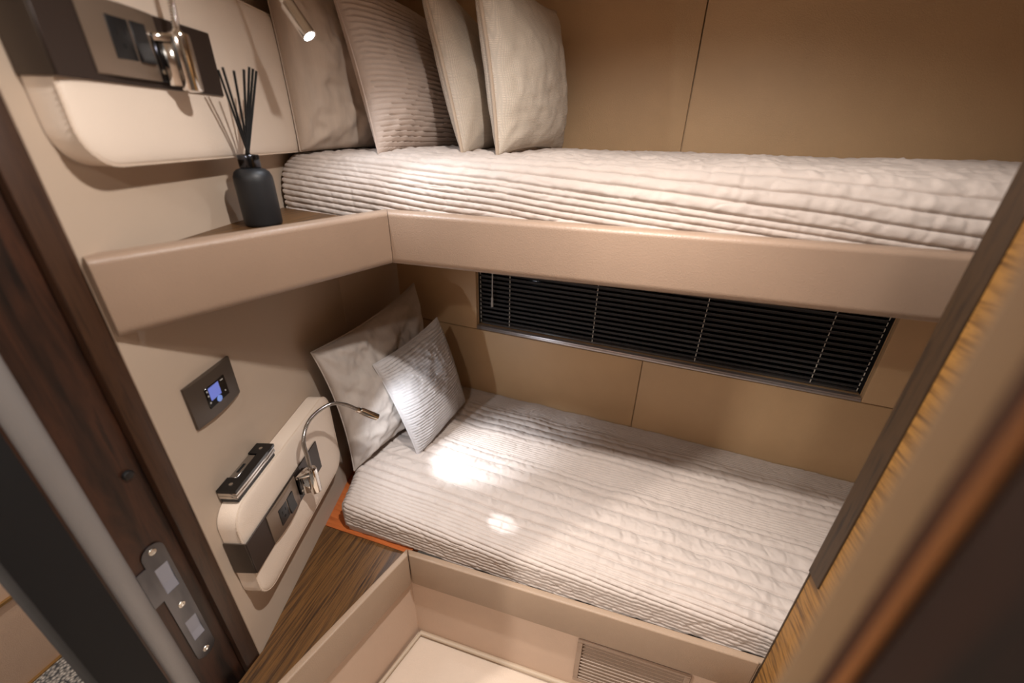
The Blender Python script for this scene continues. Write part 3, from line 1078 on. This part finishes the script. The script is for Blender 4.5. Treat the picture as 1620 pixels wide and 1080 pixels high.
def reading_lamp(t, z0, neck, head0, head1, label, lit, on_mat, watts, target, spot, added_beam=None, hr=1.0, spill=1.0):
    root = tag(empty('reading_lamp', tuple(WA(t, 0.05, z0))), label, 'reading lamp', 'gooseneck reading lamps')
    wa_box('back_plate', t - 0.024, t + 0.002, 0.0478, 0.056, z0 + 0.010, z0 + 0.066, 'gunmetal', root, 0.001, 1)
    # wedge-shaped chrome bracket running out to the cylinder
    pl_ = [WA(t - 0.026, 0.050, 0)[:2], WA(t + 0.006, 0.050, 0)[:2], WA(t + 0.012, 0.075, 0)[:2], WA(t - 0.012, 0.079, 0)[:2]]
    prism('bracket', pl_, z0 + 0.058, z0 + 0.068, 'chrome', root, 0.0015, 2)
    prism('bracket', [WA(t - 0.018, 0.056, 0)[:2], WA(t + 0.006, 0.056, 0)[:2], WA(t + 0.010, 0.075, 0)[:2], WA(t - 0.010, 0.077, 0)[:2]], z0 + 0.006, z0 + 0.057, 'chrome', root, 0.0015, 2)
    bse = WA(t, 0.075, z0)
    lathe('base', [(0.009, 0.0), (0.0128, 0.0015), (0.0135, 0.004), (0.0135, 0.066), (0.0125, 0.070), (0.007, 0.0715), (0.0062, 0.074)], bse, 'chrome', root, 28)
    for (dz) in (0.022,):
        lathe('screw', [(0.003, 0), (0.0028, 0.0012), (0.001, 0.0014)], WA(t - 0.022, 0.056, z0 + dz), 'screw', root, 10, (NA[0], NA[1], 0))
    lathe('screw', [(0.0032, 0), (0.0030, 0.0016), (0.001, 0.002)], WA(t + 0.0132, 0.075, z0 + 0.018), 'screw', root, 10, (A[0], A[1], 0))
    pts = spline([bse + np.array([0, 0, 0.073])] + [np.array(p) for p in neck] + [np.array(head0)], 40)
    # resample evenly and modulate the radius: the ribs of the flexible tube
    P_ = np.array(pts)
    seg = np.concatenate([[0], np.cumsum(np.linalg.norm(np.diff(P_, axis=0), axis=1))])
    Ls = seg[-1]
    ns = int(Ls / 0.0008)
    ss = np.linspace(0, Ls, ns)
    Q = np.stack([np.interp(ss, seg, P_[:, k]) for k in range(3)], 1)
    rr = 0.0043 + 0.0005 * np.sign(np.sin(ss / 0.0034 * 2 * math.pi))
    tube('gooseneck', list(Q), list(rr), 'chrome' if lit else 'satin', root, 10)
    h0, h1 = np.array(head0), np.array(head1)
    ax = h1 - h0
    L = np.linalg.norm(ax)
    lathe('collar', [(0.0055, -0.006), (0.0078, -0.004), (0.0078, 0.004), (0.007, 0.006)], h0, 'chrome', root, 20, ax)
    lathe('head', [(0.0072, 0.004), (0.0082 * hr, 0.007), (0.0086 * hr, L - 0.004), (0.0086 * hr, L), (0.0066 * hr, L), (0.0062 * hr, L - 0.004)], h0, 'chrome', root, 24, ax)
    ln = lathe('lens', [(0.0060 * hr, L - 0.0045), (0.0060 * hr, L - 0.0015), (0.003, L - 0.0008)], h0, on_mat, root, 20, ax)
    adopt(root)
    e = h1 + ax / L * 0.003
    lo = add_light('lamp_light', 'SPOT', tuple(e), watts, COOL, target, None, spot_size=math.radians(spot), spot_blend=0.9, shadow_soft_size=0.006)
    lo.parent = root
    lo.matrix_parent_inverse = Matrix.Translation(root.location).inverted()
    lo = add_light('lamp_light', 'SPOT', tuple(e), spill, COOL, target, None, spot_size=math.radians(165), spot_blend=0.6, shadow_soft_size=0.006)
    lo.parent = root
    lo.matrix_parent_inverse = Matrix.Translation(root.location).inverted()
    if added_beam:
        tg, sz, wt_ = added_beam
        lo = add_light('lamp_light', 'SPOT', tuple(e), wt_, COOL, tg, None, spot_size=math.radians(sz), spot_blend=0.7, shadow_soft_size=0.004)  # added narrow beam, true source unknown, for the quilt's second bright patch
        lo.parent = root
        lo.matrix_parent_inverse = Matrix.Translation(root.location).inverted()
    return root


# upper set
pad(0.530, 1.12, 1.403, 1.657, 'cream leather headboard pad on the wall above the upper bunk')
strip(0.530, 0.812, 1.498, 1.586, 'dark bronze strip around the upper headboard pad')
outlet(0.578, 1.506, 'bronze power outlet on the upper headboard pad')
reading_lamp(0.698, 1.496, [(-0.655, 0.545, 1.605), (-0.668, 0.555, 1.70), (-0.655, 0.60, 1.765), (-0.635, 0.665, 1.755), (-0.622, 0.695, 1.70)],
             (-0.605, 0.705, 1.637), (-0.571, 0.708, 1.588), 'lit chrome gooseneck reading lamp above the upper bunk', True, 'lens_on', READ_UP_W, (-0.425, 0.723, 1.38), 75, hr=1.4, spill=SPILL_UP_W)
# lower set
pad(0.530, 0.945, 0.556, 0.812, 'cream leather headboard pad on the wall beside the lower bunk')
strip(0.530, 0.828, 0.650, 0.736, 'dark bronze strip around the lower headboard pad')
outlet(0.592, 0.653, 'bronze power outlet on the lower headboard pad')
reading_lamp(0.735, 0.660, [(-0.657, 0.570, 0.775), (-0.655, 0.570, 0.825), (-0.654, 0.600, 0.860), (-0.650, 0.658, 0.862), (-0.641, 0.699, 0.838)],
             (-0.629, 0.731, 0.802), (-0.599, 0.762, 0.764), 'chrome gooseneck reading lamp arching over the lower bunk pillow', False, 'lens_on', READ_LOW_W, (-0.39, 0.98, 0.5), 50,
             added_beam=((-0.245, 0.750, 0.50), 8, 12.0), hr=1.15, spill=SPILL_LOW_W)

# ------------------------------------------------------------------ control panel
cp = tag(empty('control_panel', tuple(WA(0.628, 0.0, 0.975))), 'bronze control panel with small blue screen on wall under upper shelf', 'control panel')
t0, z0, W, Hh = 0.568, 0.977, 0.119, 0.083
v, f = [], []
nk = 13
for k in range(nk):
    a = k / (nk - 1)
    o_ = 0.0055 + 0.0055 * (1 - (2 * a - 1) ** 2)
    bow = 0.003 * (1 - (2 * a - 1) ** 2)
    for (z, oo) in ((z0, 0.001), (z0, o_ - 0.001), (z0 + 0.002, o_), (z0 + Hh - 0.002, o_), (z0 + Hh, o_ - 0.001), (z0 + Hh, 0.001)):
        v.append(WA(t0 + a * W, oo, z))
for k in range(nk - 1):
    for j in range(6):
        f.append((k * 6 + j, (k + 1) * 6 + j, (k + 1) * 6 + (j + 1) % 6, k * 6 + (j + 1) % 6))
f.append(tuple(range(6)))
f.append(tuple((nk - 1) * 6 + j for j in range(6)))
mk('cover_plate', v, f, 'bronze_brown', cp, auto=35)
bz = wa_box('display_bezel', t0 + 0.033, t0 + 0.086, 0.004, 0.0116, z0 + 0.021, z0 + 0.062, 'black_gloss', cp, 0.0008, 1)
kids = [wa_box('screen', t0 + 0.040, t0 + 0.067, 0.011, 0.0119, z0 + 0.034, z0 + 0.059, 'screen_blue', bz)]
kids.append(lathe('dial', [(0.0062, 0), (0.0062, 0.001), (0.005, 0.0016), (0.001, 0.0017)], WA(t0 + 0.0585, 0.0116, z0 + 0.0275), 'knob_blue', bz, 20, (NA[0], NA[1], 0)))
for (a, b) in ((0.0365, 0.055), (0.0365, 0.046), (0.0365, 0.032), (0.0775, 0.033)):
    kids.append(lathe('button', [(0.0017, 0), (0.0016, 0.0006), (0.0005, 0.0007)], WA(t0 + a, 0.0116, z0 + b), 'button', bz, 10, (NA[0], NA[1], 0)))
kids.append(wa_box('marking', t0 + 0.073, t0 + 0.080, 0.0116, 0.0118, z0 + 0.0555, z0 + 0.0575, 'button', bz))
adopt(cp)

# ------------------------------------------------------------------ black and chrome bracket above the lower pad
lbk = tag(empty('wall_bracket', tuple(WA(0.63, 0.0, 0.812))), 'black and chrome metal bracket fixed to wall above lower headboard pad', 'bracket')
bt0, bt1, bz0 = 0.556, 0.690, 0.8135
wa_box('chrome_band', bt0, bt1, 0.002, 0.038, bz0 + 0.010, bz0 + 0.0165, 'chrome', lbk, 0.0015, 2)
wa_box('chrome_band', bt0, bt1, 0.002, 0.038, bz0 + 0.0175, bz0 + 0.024, 'chrome', lbk, 0.0015, 2)
wa_box('foot_plate', bt0 + 0.002, bt1 - 0.002, 0.002, 0.036, bz0, bz0 + 0.0095, 'black_plastic', lbk, 0.001, 1)
# black top with a recess cut from the wall side: C-shaped plate
zt0, zt1 = bz0 + 0.0245, bz0 + 0.031
cpoly = [WA(bt0, 0.002, 0)[:2], WA(bt0, 0.039, 0)[:2], WA(bt1, 0.039, 0)[:2], WA(bt1, 0.002, 0)[:2], WA(bt1 - 0.032, 0.002, 0)[:2], WA(bt1 - 0.032, 0.021, 0)[:2], WA(bt0 + 0.034, 0.021, 0)[:2], WA(bt0 + 0.034, 0.002, 0)[:2]]
prism('top_plate', cpoly, zt0, zt1, 'black_gloss', lbk)
wa_box('latch_block', bt0 + 0.036, bt1 - 0.034, 0.003, 0.0195, zt0, zt1 - 0.002, 'satin', lbk, 0.001, 1)
wa_box('latch_slot', bt0 + 0.050, bt1 - 0.060, 0.009, 0.014, zt1 - 0.002, zt1 - 0.0016, 'black_hole', lbk)
for (a) in (bt0 + 0.017, bt1 - 0.016):
    lathe('screw', [(0.0038, 0), (0.0036, 0.0008), (0.0015, 0.001)], WA(a, 0.020, zt1), 'screw', lbk, 12)
adopt(lbk)

# ------------------------------------------------------------------ reed diffuser
BX, BY, BZ = -0.690, 0.640, 1.285
df = tag(empty('diffuser_bottle', (BX, BY, BZ)), 'matt black diffuser bottle with gunmetal collar on the upper corner shelf', 'bottle')
lathe('body', [(0.029, 0), (0.0315, 0.002), (0.0325, 0.006), (0.0325, 0.078), (0.0318, 0.086), (0.0285, 0.094), (0.023, 0.0985), (0.0165, 0.1005), (0.0160, 0.103)], (BX, BY, BZ + 0.0004), 'bottle', df, 40)
lathe('collar', [(0.0170, 0.101), (0.0176, 0.102), (0.0176, 0.121), (0.0168, 0.1225), (0.0125, 0.1225), (0.0120, 0.1185), (0.0120, 0.104)], (BX, BY, BZ + 0.0004), 'gunmetal', df, 32)
adopt(df)
tips = [((-0.645, 0.583), 0.243, 'reed leaning farthest toward the door in the diffuser'),
        ((-0.643, 0.590), 0.247, 'reed leaning second farthest toward the door in the diffuser'),
        ((-0.644, 0.610), 0.245, 'reed leaning third toward the door, with gaps both sides'),
        ((-0.644, 0.630), 0.249, 'reed first of the upright bunch in the diffuser'),
        ((-0.652, 0.650), 0.255, 'reed second of the upright bunch in the diffuser'),
        ((-0.655, 0.660), 0.254, 'reed third of the upright bunch in the diffuser'),
        ((-0.661, 0.672), 0.252, 'reed nearest the pillows in the diffuser')]
for i, ((tx, ty), hh, lab) in enumerate(tips):
    bx = BX - (tx - BX) * 0.10 + 0.0035 * math.cos(i * 0.9)
    by = BY - (ty - BY) * 0.10 + 0.0035 * math.sin(i * 0.9)
    o = tube('reed', [(bx, by, BZ + 0.1045), (tx, ty, BZ + hh)], 0.0019, 'reed', None, 8)
    tag(o, 'black ' + lab, 'reed', 'reeds in the diffuser bottle')

# ------------------------------------------------------------------ ceiling downlights (above the frame)
def downlight(x, y, label, watts, col, size, blend, beam=None):
    root = tag(empty('ceiling_light', (x, y, CEIL)), label, 'ceiling light', 'ceiling downlights')
    lathe('rim', [(0.030, 0.0), (0.042, 0.0), (0.042, -0.004), (0.038, -0.006), (0.030, -0.005)], (x, y, CEIL - 0.0005), 'steel', root, 28)
    lathe('lens', [(0.028, -0.001), (0.028, -0.003), (0.01, -0.0035)], (x, y, CEIL - 0.0006), 'lens_on', root, 24)
    adopt(root)
    lo = add_light('lamp_light', 'SPOT', (x, y, CEIL - 0.02), watts, col, (x, y, 0), None, spot_size=math.radians(size), spot_blend=blend, shadow_soft_size=0.02)
    lo.parent = root
    lo.matrix_parent_inverse = Matrix.Translation(root.location).inverted()
    if beam:
        lo = add_light('lamp_light', 'SPOT', (x, y, CEIL - 0.02), beam[0], col, (x, y, 0), None, spot_size=math.radians(beam[1]), spot_blend=1.0, shadow_soft_size=0.02)
        lo.parent = root
        lo.matrix_parent_inverse = Matrix.Translation(root.location).inverted()
    return root


downlight(0.0, 0.42, 'round ceiling downlight above the cabin floor', CABIN_W, WARM, 150, 0.55, (CABIN_BEAM_W, 80))
downlight(-0.20, -0.50, 'round ceiling downlight in the hall outside the cabin door', HALL_W, (1.0, 0.92, 0.84), 160, 0.4)
downlight(-1.15, -0.35, 'unseen added ceiling downlight brightening the side wall of the hall', HALL_SIDE_FILL_W, (1.0, 0.92, 0.84), 150, 0.5)  # unseen lamp added to brighten the left side of the hall
